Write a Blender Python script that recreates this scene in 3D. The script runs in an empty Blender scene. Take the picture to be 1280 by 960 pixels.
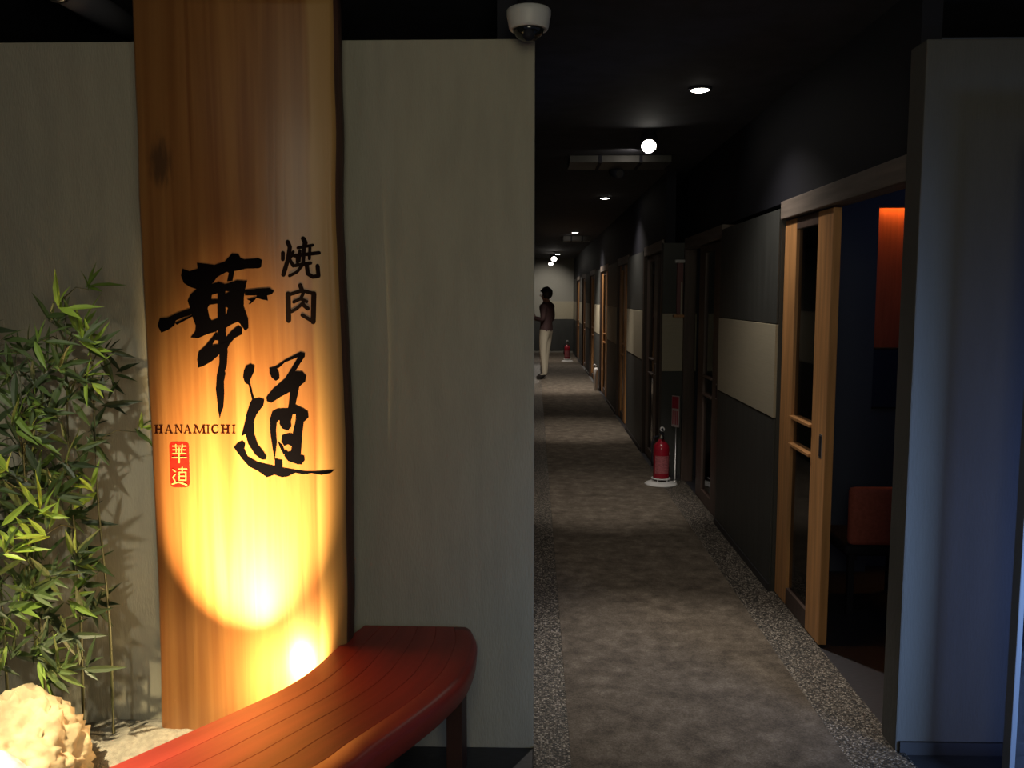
import bpy, bmesh, math, random
from mathutils import Vector, Matrix, Euler, noise
from mathutils.geometry import tessellate_polygon
random.seed(7)
PI = math.pi
scene = bpy.context.scene
C = scene.collection

# ------------------------------------------------------------------ camera
F, VPX, VPY, CH = 1100.0, 668.0, 370.0, 1.6
pitch = math.atan((480 - VPY) / F)
yaw = math.atan((VPX - 640) / F * math.cos(pitch))
cam = bpy.data.cameras.new('camera')
cam.sensor_width = 36; cam.lens = 36 * F / 1280; cam.clip_end = 100; cam.clip_start = .05
cam_o = bpy.data.objects.new('camera', cam); C.objects.link(cam_o)
cam_o.location = (0, 0, CH)
cam_o.rotation_euler = (PI / 2 - pitch, 0, yaw)
scene.camera = cam_o

# ------------------------------------------------------------------ world, exposure, large lights
w = bpy.data.worlds.new('world'); scene.world = w; w.use_nodes = True
w.node_tree.nodes['Background'].inputs[0].default_value = (.55, .62, 1, 1)
w.node_tree.nodes['Background'].inputs[1].default_value = .06
vs = scene.view_settings
vs.view_transform = 'Standard'; vs.look = 'None'; vs.exposure = 0; vs.gamma = 1; vs.use_curve_mapping = False

def light(kind, name, loc, target, energy, col, size=.1, spot=60, blend=.5, parent=None, size_y=None, spread=180):
    d = bpy.data.lights.new(name, kind); d.energy = energy; d.color = col
    if kind == 'AREA':
        d.size = size; d.spread = math.radians(spread)
        if size_y: d.shape = 'RECTANGLE'; d.size_y = size_y
    else:
        d.shadow_soft_size = size
    if kind == 'SPOT':
        d.spot_size = math.radians(spot); d.spot_blend = blend
    o = bpy.data.objects.new(name, d); C.objects.link(o)
    o.location = loc
    o.rotation_euler = (Vector(target) - Vector(loc)).to_track_quat('-Z', 'Y').to_euler()
    if parent: o.parent = parent
    return o
# the lobby's ceiling lighting behind the viewer, and daylight from the entrance on the right
light('AREA', 'lobby_ceiling_light', (.15, -.6, 2.1), (-.2, 3, .9), 19, (1, .92, .66), 1.2)
light('AREA', 'entrance_daylight', (2.6, 1.2, .75), (1.95, 3, .55), 22, (.34, .55, 1), .9, size_y=1.1, spread=80)

# ------------------------------------------------------------------ pixel -> place
MW = Euler(cam_o.rotation_euler).to_matrix()
def ray(x, y): return (MW @ Vector(((x - 640) / F, -(y - 480) / F, -1))).normalized()
def onz(x, y, z):
    r = ray(x, y); t = (z - CH) / r.z; return Vector((r.x * t, r.y * t, z))
def ony(x, y, Y):
    r = ray(x, y); t = Y / r.y; return Vector((r.x * t, Y, CH + r.z * t))
def onx(x, y, X):
    r = ray(x, y); t = X / r.x; return Vector((X, r.y * t, CH + r.z * t))

# ------------------------------------------------------------------ materials
MATS = {}
def mat(name, col, rough=.6, metal=0, spec=.5, emit=None, es=0, noise_amt=0, nscale=20, bump=0, bscale=200, stretch=(1, 1, 1), coat=0, col2=None, trans=0):
    if name in MATS: return MATS[name]
    m = bpy.data.materials.new(name); m.use_nodes = True; MATS[name] = m
    nt = m.node_tree; b = nt.nodes['Principled BSDF']
    b.inputs['Base Color'].default_value = (*col, 1); b.inputs['Roughness'].default_value = rough
    b.inputs['Metallic'].default_value = metal; b.inputs['Specular IOR Level'].default_value = spec
    b.inputs['Coat Weight'].default_value = coat; b.inputs['Transmission Weight'].default_value = trans
    if emit:
        b.inputs['Emission Color'].default_value = (*emit, 1); b.inputs['Emission Strength'].default_value = es
    if noise_amt or bump:
        tc = nt.nodes.new('ShaderNodeTexCoord'); mp = nt.nodes.new('ShaderNodeMapping')
        mp.inputs['Scale'].default_value = stretch
        nt.links.new(tc.outputs['Object'], mp.inputs[0])
    if noise_amt:
        n = nt.nodes.new('ShaderNodeTexNoise'); n.inputs['Scale'].default_value = nscale; n.inputs['Detail'].default_value = 6
        nt.links.new(mp.outputs[0], n.inputs[0])
        r = nt.nodes.new('ShaderNodeValToRGB')
        c2 = col2 or tuple(c * (1 - noise_amt) for c in col)
        r.color_ramp.elements[0].position = .35; r.color_ramp.elements[1].position = .65
        r.color_ramp.elements[0].color = (*c2, 1); r.color_ramp.elements[1].color = (*col, 1)
        nt.links.new(n.outputs[0], r.inputs[0]); nt.links.new(r.outputs[0], b.inputs['Base Color'])
    if bump:
        n2 = nt.nodes.new('ShaderNodeTexNoise'); n2.inputs['Scale'].default_value = bscale
        nt.links.new(mp.outputs[0], n2.inputs[0])
        bp = nt.nodes.new('ShaderNodeBump'); bp.inputs['Strength'].default_value = bump; bp.inputs['Distance'].default_value = .01
        nt.links.new(n2.outputs[0], bp.inputs['Height']); nt.links.new(bp.outputs[0], b.inputs['Normal'])
    return m

M_wall = mat('plaster_greige', (.36, .345, .28), .85, noise_amt=.10, nscale=6, bump=.25, bscale=60, stretch=(3, 1, .6))
M_wallr = mat('plaster_grey', (.105, .105, .10), .8, noise_amt=.08, nscale=5, bump=.2, bscale=50, stretch=(3, 1, .6))
M_ceil = mat('black_ceiling', (.040, .042, .056), .8, noise_amt=.3, nscale=8)  # dark blue lift paints in the veil over the black
M_black = mat('black_paint', (.016, .017, .025), .7, spec=.2)  # bluish lift paints the same veil into the black
M_duct = mat('dark_duct', (.075, .075, .07), .5, noise_amt=.3, nscale=5)
M_floor = mat('lobby_floor', (.035, .037, .048), .5, noise_amt=.5, nscale=40, stretch=(.6, 6, 1))
M_panel = mat('dark_green_panel', (.052, .056, .054), .6, noise_amt=.25, nscale=4, stretch=(1, 4, .6), bump=.1, bscale=80)
M_cream = mat('cream_panel', (.42, .385, .29), .6, noise_amt=.08, nscale=6, stretch=(1, 1, 25), bump=.1, bscale=20)
M_wood = mat('door_timber', (.58, .29, .11), .5, noise_amt=.3, nscale=3, stretch=(12, 12, .8), bump=.08, bscale=10)
M_dwood = mat('dark_timber', (.085, .055, .045), .5, noise_amt=.35, nscale=3, stretch=(12, 12, .8))
M_head = mat('grey_timber', (.23, .19, .165), .6, noise_amt=.3, nscale=3, stretch=(10, .8, 10))
M_white = mat('white_plastic', (.55, .56, .57), .45)
M_metal = mat('brushed_metal', (.5, .5, .5), .35, metal=1)
M_chrome = mat('chrome', (.8, .8, .8), .15, metal=1)
M_red = mat('extinguisher_red', (.28, .010, .024), .25, coat=.4)
M_redwall = mat('red_brown_wall', (.42, .10, .055), .7, noise_amt=.2, nscale=6, stretch=(10, 10, .6))
M_navy = mat('navy_panel', (.02, .03, .075), .35)
M_orange = mat('orange_upholstery', (.42, .11, .08), .8, noise_amt=.2, nscale=60)
M_inroom = mat('room_plaster_blue_haze', (.07, .085, .13), .8)  # navy tint paints in the blue haze over the dark rooms
M_led = mat('amber_led', (1, .5, .1), .5, emit=(1, .42, .07), es=6)
M_lens = mat('lamp_lens', (1, 1, 1), .4, emit=(1, .93, .82), es=14)
M_lensw = mat('warm_lamp_lens', (1, .8, .5), .4, emit=(1, .62, .25), es=20)
M_ink = mat('black_ink', (.0022, .002, .003), 1, spec=0)
M_brownink = mat('brown_ink', (.016, .003, .002), 1, spec=0)
M_seal = mat('seal_red', (.36, .012, .008), 1, spec=0, noise_amt=.2, nscale=80)
M_sealc = mat('seal_cream', (.42, .20, .08), 1, spec=0)
M_sand = mat('pale_gravel', (.27, .255, .225), .9, noise_amt=.3, nscale=50, bump=.6, bscale=160)
M_rock = mat('tan_rock', (.62, .50, .33), .85, noise_amt=.55, nscale=7, bump=.8, bscale=18)
M_stone = mat('lavender_stone', (.70, .58, .66), .7, noise_amt=.15, nscale=10, bump=.3, bscale=30)
M_leafs = [mat('leaf_lit_shaded_%d' % i, c, .5) for i, c in enumerate([(.15, .24, .04), (.30, .44, .06), (.065, .105, .03), (.035, .055, .022)])]  # light painted in: brightest green for lit leaves, darkest for shaded ones
M_culm = mat('bamboo_culm', (.07, .075, .035), .5, noise_amt=.4, nscale=10)
M_skin = mat('skin', (.42, .23, .17), .6)
M_hair = mat('black_hair', (.012, .010, .010), .5)
M_jacket = mat('maroon_jacket', (.055, .028, .030), .8)
M_trouser = mat('beige_trousers', (.36, .33, .26), .85)
M_shoe = mat('dark_shoes', (.018, .015, .015), .5)
M_baseb = mat('dark_skirting', (.03, .03, .034), .5)

def mat_glass():
    m = bpy.data.materials.new('door_glass'); m.use_nodes = True
    nt = m.node_tree; nt.nodes.clear()
    o = nt.nodes.new('ShaderNodeOutputMaterial'); mx = nt.nodes.new('ShaderNodeMixShader')
    t = nt.nodes.new('ShaderNodeBsdfTransparent'); t.inputs[0].default_value = (.42, .42, .5, 1)
    g = nt.nodes.new('ShaderNodeBsdfGlossy'); g.inputs['Roughness'].default_value = .04
    f = nt.nodes.new('ShaderNodeFresnel'); f.inputs[0].default_value = 1.5
    nt.links.new(f.outputs[0], mx.inputs[0]); nt.links.new(t.outputs[0], mx.inputs[1]); nt.links.new(g.outputs[0], mx.inputs[2])
    nt.links.new(mx.outputs[0], o.inputs[0]); return m
M_glass = mat_glass()

def mat_carpet():
    m = bpy.data.materials.new('mottled_carpet'); m.use_nodes = True
    nt = m.node_tree; b = nt.nodes['Principled BSDF']; b.inputs['Roughness'].default_value = .95; b.inputs['Specular IOR Level'].default_value = .15
    tc = nt.nodes.new('ShaderNodeTexCoord')
    n1 = nt.nodes.new('ShaderNodeTexNoise'); n1.inputs['Scale'].default_value = 9; n1.inputs['Detail'].default_value = 8; n1.inputs['Roughness'].default_value = .7
    n2 = nt.nodes.new('ShaderNodeTexNoise'); n2.inputs['Scale'].default_value = 160
    nt.links.new(tc.outputs['Object'], n1.inputs[0]); nt.links.new(tc.outputs['Object'], n2.inputs[0])
    r = nt.nodes.new('ShaderNodeValToRGB'); e = r.color_ramp.elements
    e[0].position = .3; e[0].color = (.070, .058, .048, 1); e[1].position = .72; e[1].color = (.23, .195, .16, 1)
    k = r.color_ramp.elements.new(.52); k.color = (.14, .118, .095, 1)
    nt.links.new(n1.outputs[0], r.inputs[0])
    mx = nt.nodes.new('ShaderNodeMixRGB'); mx.blend_type = 'MULTIPLY'; mx.inputs[0].default_value = .6
    nt.links.new(r.outputs[0], mx.inputs[1])
    r2 = nt.nodes.new('ShaderNodeValToRGB'); r2.color_ramp.elements[0].position = .3; r2.color_ramp.elements[0].color = (.35, .35, .35, 1); r2.color_ramp.elements[1].position = .7
    nt.links.new(n2.outputs[0], r2.inputs[0]); nt.links.new(r2.outputs[0], mx.inputs[2])
    nt.links.new(mx.outputs[0], b.inputs['Base Color'])
    bp = nt.nodes.new('ShaderNodeBump'); bp.inputs['Strength'].default_value = .4; bp.inputs['Distance'].default_value = .004
    nt.links.new(n2.outputs[0], bp.inputs['Height']); nt.links.new(bp.outputs[0], b.inputs['Normal'])
    return m
M_carpet = mat_carpet()

def mat_terrazzo():
    m = bpy.data.materials.new('pebble_wash'); m.use_nodes = True
    nt = m.node_tree; b = nt.nodes['Principled BSDF']; b.inputs['Roughness'].default_value = .6
    tc = nt.nodes.new('ShaderNodeTexCoord')
    v = nt.nodes.new('ShaderNodeTexVoronoi'); v.inputs['Scale'].default_value = 135
    nt.links.new(tc.outputs['Object'], v.inputs['Vector'])
    sp = nt.nodes.new('ShaderNodeSeparateColor'); nt.links.new(v.outputs['Color'], sp.inputs[0])
    r = nt.nodes.new('ShaderNodeValToRGB'); r.color_ramp.interpolation = 'CONSTANT'
    cols = [(0, (.02, .02, .02)), (.3, (.10, .085, .07)), (.5, (.19, .17, .145)), (.75, (.34, .31, .27)), (.92, (.05, .04, .035))]
    e = r.color_ramp.elements
    e[0].position = 0; e[0].color = (*cols[0][1], 1); e[1].position = cols[1][0]; e[1].color = (*cols[1][1], 1)
    for p, c in cols[2:]:
        k = e.new(p); k.color = (*c, 1)
    nt.links.new(sp.outputs[0], r.inputs[0])
    r2 = nt.nodes.new('ShaderNodeValToRGB'); r2.color_ramp.elements[0].position = .35; r2.color_ramp.elements[1].position = .62
    r2.color_ramp.elements[0].color = (1, 1, 1, 1); r2.color_ramp.elements[1].color = (.3, .28, .25, 1)
    nt.links.new(v.outputs['Distance'], r2.inputs[0])
    mx = nt.nodes.new('ShaderNodeMixRGB'); mx.blend_type = 'MULTIPLY'; mx.inputs[0].default_value = 1
    nt.links.new(r.outputs[0], mx.inputs[1]); nt.links.new(r2.outputs[0], mx.inputs[2]); nt.links.new(mx.outputs[0], b.inputs['Base Color'])
    bp = nt.nodes.new('ShaderNodeBump'); bp.invert = True; bp.inputs['Strength'].default_value = .7; bp.inputs['Distance'].default_value = .005
    nt.links.new(v.outputs['Distance'], bp.inputs['Height']); nt.links.new(bp.outputs[0], b.inputs['Normal'])
    return m
M_terr = mat_terrazzo()

def mat_slab():
    # golden heartwood with a pale sapwood band along the right edge and one dark knot
    m = bpy.data.materials.new('slab_wood'); m.use_nodes = True
    nt = m.node_tree; b = nt.nodes['Principled BSDF']; b.inputs['Roughness'].default_value = .36; b.inputs['Specular IOR Level'].default_value = .45
    N = nt.nodes.new; L = nt.links.new
    tc = N('ShaderNodeTexCoord'); mp = N('ShaderNodeMapping'); mp.inputs['Scale'].default_value = (14, 2, .45)
    L(tc.outputs['Object'], mp.inputs[0])
    n = N('ShaderNodeTexNoise'); n.inputs['Scale'].default_value = 1.6; n.inputs['Detail'].default_value = 7; n.inputs['Distortion'].default_value = .6
    L(mp.outputs[0], n.inputs[0])
    r = N('ShaderNodeValToRGB'); e = r.color_ramp.elements
    e[0].position = .32; e[0].color = (.19, .072, .022, 1); e[1].position = .68; e[1].color = (.32, .15, .048, 1)
    L(n.outputs[0], r.inputs[0])
    sx = N('ShaderNodeSeparateXYZ'); L(tc.outputs['Object'], sx.inputs[0])
    # wavy sapwood boundary
    n2 = N('ShaderNodeTexNoise'); n2.inputs['Scale'].default_value = 1.2
    mp2 = N('ShaderNodeMapping'); mp2.inputs['Scale'].default_value = (0, 0, 1); L(tc.outputs['Object'], mp2.inputs[0]); L(mp2.outputs[0], n2.inputs[0])
    ad = N('ShaderNodeMath'); ad.operation = 'MULTIPLY_ADD'; ad.inputs[1].default_value = .05; L(n2.outputs[0], ad.inputs[0]); L(sx.outputs[0], ad.inputs[2])
    ss = N('ShaderNodeMapRange'); ss.interpolation_type = 'SMOOTHSTEP'
    ss.inputs['From Min'].default_value = -.690; ss.inputs['From Max'].default_value = -.672
    L(ad.outputs[0], ss.inputs[0])
    mx = N('ShaderNodeMixRGB'); mx.inputs[2].default_value = (.40, .23, .08, 1)
    L(ss.outputs[0], mx.inputs[0]); L(r.outputs[0], mx.inputs[1])
    # knot
    kp = ony(200, 203, 2.80)
    vm = N('ShaderNodeVectorMath'); vm.operation = 'SUBTRACT'; vm.inputs[1].default_value = kp; L(tc.outputs['Object'], vm.inputs[0])
    vm2 = N('ShaderNodeVectorMath'); vm2.operation = 'MULTIPLY'; vm2.inputs[1].default_value = (22, 0, 10); L(vm.outputs[0], vm2.inputs[0])
    n3 = N('ShaderNodeTexNoise'); n3.inputs['Scale'].default_value = 30; mp3 = N('ShaderNodeMapping'); mp3.inputs['Scale'].default_value = (4, 1, .6)
    L(tc.outputs['Object'], mp3.inputs[0]); L(mp3.outputs[0], n3.inputs[0])
    ln = N('ShaderNodeVectorMath'); ln.operation = 'LENGTH'; L(vm2.outputs[0], ln.inputs[0])
    ka = N('ShaderNodeMath'); ka.operation = 'MULTIPLY_ADD'; ka.inputs[1].default_value = .9; L(n3.outputs[0], ka.inputs[0]); L(ln.outputs['Value'], ka.inputs[2])
    kr = N('ShaderNodeMapRange'); kr.interpolation_type = 'SMOOTHSTEP'; kr.inputs['From Min'].default_value = .7; kr.inputs['From Max'].default_value = 1.5
    kr.inputs['To Min'].default_value = .75; kr.inputs['To Max'].default_value = 0
    L(ka.outputs[0], kr.inputs[0])
    mk = N('ShaderNodeMixRGB'); mk.inputs[2].default_value = (.05, .03, .02, 1); L(kr.outputs[0], mk.inputs[0]); L(mx.outputs[0], mk.inputs[1])
    L(mk.outputs[0], b.inputs['Base Color'])
    bp = N('ShaderNodeBump'); bp.inputs['Strength'].default_value = .12; bp.inputs['Distance'].default_value = .01
    L(n.outputs[0], bp.inputs['Height']); L(bp.outputs[0], b.inputs['Normal'])
    return m
M_slab = mat_slab()
M_bark = mat('slab_bark_edge', (.10, .042, .028), .7, noise_amt=.4, nscale=4, stretch=(8, 8, .8), bump=.4, bscale=12)

def mat_bench():
    m = bpy.data.materials.new('bench_redwood'); m.use_nodes = True
    nt = m.node_tree; b = nt.nodes['Principled BSDF']; b.inputs['Roughness'].default_value = .42
    N = nt.nodes.new; L = nt.links.new
    uv = N('ShaderNodeUVMap'); mp = N('ShaderNodeMapping'); mp.inputs['Scale'].default_value = (1.2, 55, 1); L(uv.outputs[0], mp.inputs[0])
    n = N('ShaderNodeTexNoise'); n.inputs['Scale'].default_value = 1.0; n.inputs['Detail'].default_value = 6; L(mp.outputs[0], n.inputs[0])
    r = N('ShaderNodeValToRGB'); e = r.color_ramp.elements
    e[0].position = .3; e[0].color = (.19, .020, .017, 1); e[1].position = .7; e[1].color = (.33, .038, .030, 1)
    L(n.outputs[0], r.inputs[0]); L(r.outputs[0], b.inputs['Base Color'])
    return m
M_bench = mat_bench()
M_benchd = mat('bench_dark_wood', (.05, .022, .02), .5, noise_amt=.3, nscale=6)

# ------------------------------------------------------------------ helpers
def link(name, me, m, parent=None):
    o = bpy.data.objects.new(name, me); C.objects.link(o)
    if m is not None:
        for k in (m if isinstance(m, (list, tuple)) else [m]): me.materials.append(k)
    if parent is not None: o.parent = parent
    return o
def finish(name, bm, m, parent=None, smooth=False):
    bmesh.ops.recalc_face_normals(bm, faces=bm.faces)
    me = bpy.data.meshes.new(name); bm.to_mesh(me); bm.free()
    if smooth:
        for p in me.polygons: p.use_smooth = True
    return link(name, me, m, parent)
def tag(o, label, cat, group=None):
    o['label'] = label; o['category'] = cat
    if group: o['group'] = group
    return o
def struct(o): o['kind'] = 'structure'; return o
def thing(name, label, cat, loc=(0, 0, 0), group=None, rz=0):
    o = bpy.data.objects.new(name, None); C.objects.link(o); o.empty_display_size = .1
    o.location = loc; o.rotation_euler = (0, 0, rz)
    return tag(o, label, cat, group)
def bbox(bm, a, b, bev=0):
    a, b = Vector(a), Vector(b)
    lo = Vector((min(a.x, b.x), min(a.y, b.y), min(a.z, b.z))); hi = Vector((max(a.x, b.x), max(a.y, b.y), max(a.z, b.z)))
    r = bmesh.ops.create_cube(bm, size=1, matrix=Matrix.Translation((lo + hi) / 2) @ Matrix.Diagonal((*(hi - lo), 1)))
    if bev:
        es = {e for v in r['verts'] for e in v.link_edges}
        bmesh.ops.bevel(bm, geom=list(es), offset=bev, segments=2, profile=.6, affect='EDGES')
def box(name, a, b, m, parent=None, bev=0):
    bm = bmesh.new(); bbox(bm, a, b, bev); return finish(name, bm, m, parent)
def tube(bm, pts, rad, n=8, cap=True):
    pts = [Vector(p) for p in pts]; rings = []
    for i, p in enumerate(pts):
        d = (pts[min(i + 1, len(pts) - 1)] - pts[max(i - 1, 0)]).normalized()
        u = d.cross(Vector((0, 0, 1)))
        if u.length < 1e-3: u = d.cross(Vector((1, 0, 0)))
        u.normalize(); v = d.cross(u)
        rr = rad[i] if isinstance(rad, (list, tuple)) else rad
        rings.append([bm.verts.new(p + (u * math.cos(2 * PI * k / n) + v * math.sin(2 * PI * k / n)) * rr) for k in range(n)])
    for a, b in zip(rings, rings[1:]):
        for k in range(n): bm.faces.new((a[k], a[(k + 1) % n], b[(k + 1) % n], b[k]))
    if cap: bm.faces.new(rings[0]); bm.faces.new(rings[-1])
def lathe(bm, prof, loc=(0, 0, 0), n=24, axis=None):
    M = Matrix.Translation(loc)
    if axis is not None: M = M @ Vector(axis).to_track_quat('Z', 'Y').to_matrix().to_4x4()
    rings = []
    for r, z in prof:
        rings.append([bm.verts.new(M @ Vector((r * math.cos(2 * PI * k / n), r * math.sin(2 * PI * k / n), z))) for k in range(n)])
    for a, b in zip(rings, rings[1:]):
        for k in range(n): bm.faces.new((a[k], a[(k + 1) % n], b[(k + 1) % n], b[k]))
    bm.faces.new(rings[0]); bm.faces.new(rings[-1])
def copy_tree(o, parent=None):
    c = o.copy(); C.objects.link(c); c.parent = parent
    for ch in [x for x in bpy.data.objects if x.parent == o]: copy_tree(ch, c)
    return c

# ================================================================== STRUCTURE
YF, CEIL, HEAD, YE = 2.985, 2.65, 2.05, 25.0
XR, XB, YB = 1.272, 1.10, 7.6          # right corridor wall, its narrower far run, where it narrows
struct(box('floor', (-3.4, -1.5, -.06), (5, YE + .2, 0), M_floor))
struct(box('ceiling', (-3.4, -1.5, CEIL), (5, YE + .2, CEIL + .08), M_ceil))
struct(box('wall_left', (-3.4, YF, 0), (0, YF + .12, 2.44), M_wall, bev=.004))
struct(box('wall_right', (XR, YF, 0), (3.2, YF + .125, 2.43), M_wallr, bev=.006))
struct(box('baseboard_right', (XR + .012, YF - .012, 0), (3.2, YF, .045), M_baseb))
struct(box('wall_side_left', (-3.5, -1.5, 0), (-3.4, YE, CEIL), M_black))
struct(box('wall_side_right', (4.0, YF + .1, 0), (4.1, YE, CEIL), M_black))
endw = struct(box('wall_end', (-.6, YE, 0), (2, YE + .1, CEIL), mat('end_wall', (.30, .30, .27), .8)))
box('cream_panel', (.45, YE - .01, .955), (1.1, YE, 1.45), M_cream, endw)
box('lower_panel', (-.5, YE - .01, .06), (1.1, YE, .95), M_panel, endw)
struct(box('trim_1', (0, .2, 0), (.130, YE, .008), M_terr))
struct(box('trim_2', (1.085, .2, 0), (XR + .03, YB, .008), M_terr))
cp = box('carpet_runner', (.130, .2, 0), (1.085, YE, .010), M_carpet)
tag(cp, 'mottled grey-brown carpet running down the corridor between pebble borders', 'carpet')

def wall_module(side, x, s, y0, y1):
    """panelled partition from y0 to y1; its face at x looks along s (-1 = towards -x)"""
    b = struct(box('wall_corridor_' + side, (x - s * .012, y0, 0), (x - s * .10, y1, HEAD), M_panel))
    g = .004
    box('lower_panel', (x, y0 + g, .05), (x - s * .012, y1 - g, .950), M_panel, b, .002)
    box('cream_panel', (x + s * .004, y0 + g, .955), (x - s * .012, y1 - g, 1.45), M_cream, b, .002)
    box('upper_panel', (x, y0 + g, 1.455), (x - s * .012, y1 - g, HEAD), M_panel, b, .002)
    box('skirting', (x + s * .006, y0, 0), (x - s * .012, y1, .05), M_baseb, b)
    return b
door_n = [0]
def door_module(x, s, y0, y1, p0, p1, wood=M_wood, jambs=True, back=M_black, back_d=.6):
    """timber-headed bay y0..y1 with a sliding leaf p0..p1: two board stiles, glass, a small pull shelf"""
    door_n[0] += 1
    d = struct(box('door_%d' % door_n[0], (x - s * .004, y0, 1.995), (x - s * .10, y1, HEAD + .035), M_head, bev=.003))   # head beam
    if jambs:
        for ya, yb in ((y0, y0 + .05), (y1 - .05, y1)):
            box('jamb', (x - s * .002, ya, 0), (x - s * .10, yb, 1.995), M_dwood, d, .003)
    xa, xb = x - s * .030, x - s * .068
    wd = (p1 - p0) * .275
    for ya, yb in ((p0, p0 + wd), (p1 - wd, p1)):
        box('stile', (xa, ya, .010), (xb, yb, 1.985), wood, d, .003)
    g0, g1 = p0 + wd, p1 - wd
    box('top_rail', (xa, g0, 1.93), (xb, g1, 1.985), M_dwood, d, .002)
    box('bottom_rail', (xa, g0, .010), (xb, g1, .10), M_dwood, d, .002)
    box('glass_pane', (x - s * .046, g0 - .01, .09), (x - s * .052, g1 + .01, 1.94), M_glass, d)
    for z in (.845, .985):
        box('pull_shelf', (xa + s * .012, g0, z), (xb, g1, z + .014), wood, d, .002)
    fp = box('finger_pull', (xa + s * .0015, p0 + .045, .865), (xa - s * .004, p0 + .085, .975), M_metal, d, .002)
    box('painted_recess', (xa + s * .003, p0 + .052, .873), (xa, p0 + .078, .967), M_black, fp)  # raised black plate, its colour paints the shade inside a hollow pull
    return d

# right side, near run
door_module(XR, -1, 3.11, 4.665, onx(1037, 400, XR + .03).y, 4.66, jambs=False)
dfirst = bpy.data.objects['door_1']
box('frame_post', (XR + .075, 4.55, 0), (XR + .10, 4.60, 1.995), M_dwood, dfirst, .002)
wall_module('right', XR, -1, 4.665, 6.10)
door_module(XR, -1, 6.10, YB, 6.22, 7.02, wood=M_dwood)
# return wall where the corridor narrows, looking back up the corridor
rw = struct(box('wall_return', (XB, YB + .012, 0), (XR + .12, YB + .11, HEAD), M_panel))
for nm, z0, z1, mm in (('lower_panel', .05, .95, M_panel), ('cream_panel', .955, 1.45, M_cream), ('upper_panel', 1.455, HEAD, M_panel)):
    box(nm, (XB, YB, z0), (XR + .12, YB + .012, z1), mm, rw, .002)
box('skirting', (XB, YB - .006, 0), (XR + .12, YB + .012, .05), M_baseb, rw)
# right side, far run
segs = [(7.71, 9.0, 'd'), (9.0, 10.5, 'w'), (10.5, 11.85, 'd'), (11.85, 13.3, 'w'), (13.3, 14.9, 'd'), (14.9, 16.2, 'w'),
        (16.2, 17.7, 'd'), (17.7, 19.0, 'w'), (19.0, 20.4, 'd'), (20.4, 21.6, 'w'), (21.6, 23.2, 'd'), (23.2, YE, 'w')]
for i, (a, b, k) in enumerate(segs):
    if k == 'w': wall_module('right', XB, -1, a, b)
    else: door_module(XB, -1, a, b, a + .45, b - .1, wood=(M_dwood if i == 0 else M_wood))
# the left side, seen only past the corner
a = YF + .12
for i in range(9):
    L1, L2 = 1.35, 1.08
    wall_module('left', -.03, 1, a, a + L1); a += L1
    if i < 8:
        door_module(-.03, 1, a, a + L2, a + .12, a + .92); a += L2
wall_module('left', -.03, 1, a, YE)
# closed dark bulkhead above the partitions, up to the ceiling
struct(box('wall_soffit_right', (XR + .03, YF + .12, HEAD + .035), (XR + .10, YB + .02, CEIL), M_black))
struct(box('wall_soffit_far', (XB + .02, YB + .02, HEAD), (XB + .10, YE, CEIL), M_black))
struct(box('wall_soffit_left', (-.13, YF + .13, HEAD + .035), (-.06, YE, CEIL), M_black))
# private rooms behind the near openings
struct(box('wall_room_back', (XR + .10, 5.25, 0), (3.6, 5.35, 2.45), M_redwall))
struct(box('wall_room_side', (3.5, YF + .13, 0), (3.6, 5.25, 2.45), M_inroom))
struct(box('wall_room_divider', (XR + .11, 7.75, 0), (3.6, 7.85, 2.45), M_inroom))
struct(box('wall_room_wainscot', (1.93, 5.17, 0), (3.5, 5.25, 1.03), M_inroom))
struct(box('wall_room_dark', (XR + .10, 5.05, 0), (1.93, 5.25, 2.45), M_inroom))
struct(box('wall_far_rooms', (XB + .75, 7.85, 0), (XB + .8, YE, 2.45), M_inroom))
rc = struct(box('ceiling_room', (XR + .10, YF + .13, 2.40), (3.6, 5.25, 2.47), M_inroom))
# pelmet hiding the amber strip that washes the red wall
pel = struct(box('trim_3', (1.93, 5.10, 2.10), (3.5, 5.16, 2.40), M_inroom))
led = thing('led_strip', 'glowing amber light strip along the top of the red wall', 'light', (2.6, 5.21, 2.14))
box('diffuser', (-.66, -.012, 0), (.6, .012, .012), M_led, led)
box('channel', (-.66, -.02, .012), (.6, .039, .03), M_black, led)
light('AREA', 'led_glow', (2.6, 5.21, 2.12), (2.6, 5.26, 1.6), 1.8, (1, .36, .05), 1.2, size_y=.03)

# ================================================================== THE SLAB SIGN
YS = 2.80
slab = thing('sign_slab', 'tall live-edge wooden slab sign with black brush calligraphy against the plaster wall', 'sign', (0, 0, 0))
Lpx = [(163, -14), (165, 60), (169, 150), (172, 250), (180, 400), (187, 540), (192, 640), (196, 730), (199, 820), (201, 950)]
Rpx = [(415, -14), (416, 60), (418, 150), (419, 280), (423, 370), (428, 470), (431, 560), (432, 640), (433, 800), (434, 950)]
def lerp_px(tab, y):
    for (x0, y0), (x1, y1) in zip(tab, tab[1:]):
        if y0 <= y <= y1: return x0 + (x1 - x0) * (y - y0) / (y1 - y0)
    return tab[-1][0]
bm = bmesh.new(); rows = []
NR = 48
for i in range(NR + 1):
    y = -14 + (940 + 14) * i / NR
    l = ony(lerp_px(Lpx, y), y, YS); r = ony(lerp_px(Rpx, y), y, YS)
    l.x += .004 * noise.noise(Vector((0, 0, l.z * 4))); r.x += .004 * noise.noise(Vector((5, 0, l.z * 4)))
    b_ = .012
    rows.append([bm.verts.new(p) for p in (
        (l.x - .006, YS + .115, l.z), (l.x - .012, YS + .05, l.z), (l.x, YS + b_, l.z), (l.x + b_, YS, l.z),
        (r.x - b_, YS, r.z), (r.x, YS + b_, r.z), (r.x + .010, YS + .06, r.z), (r.x + .004, YS + .115, r.z))])
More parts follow.
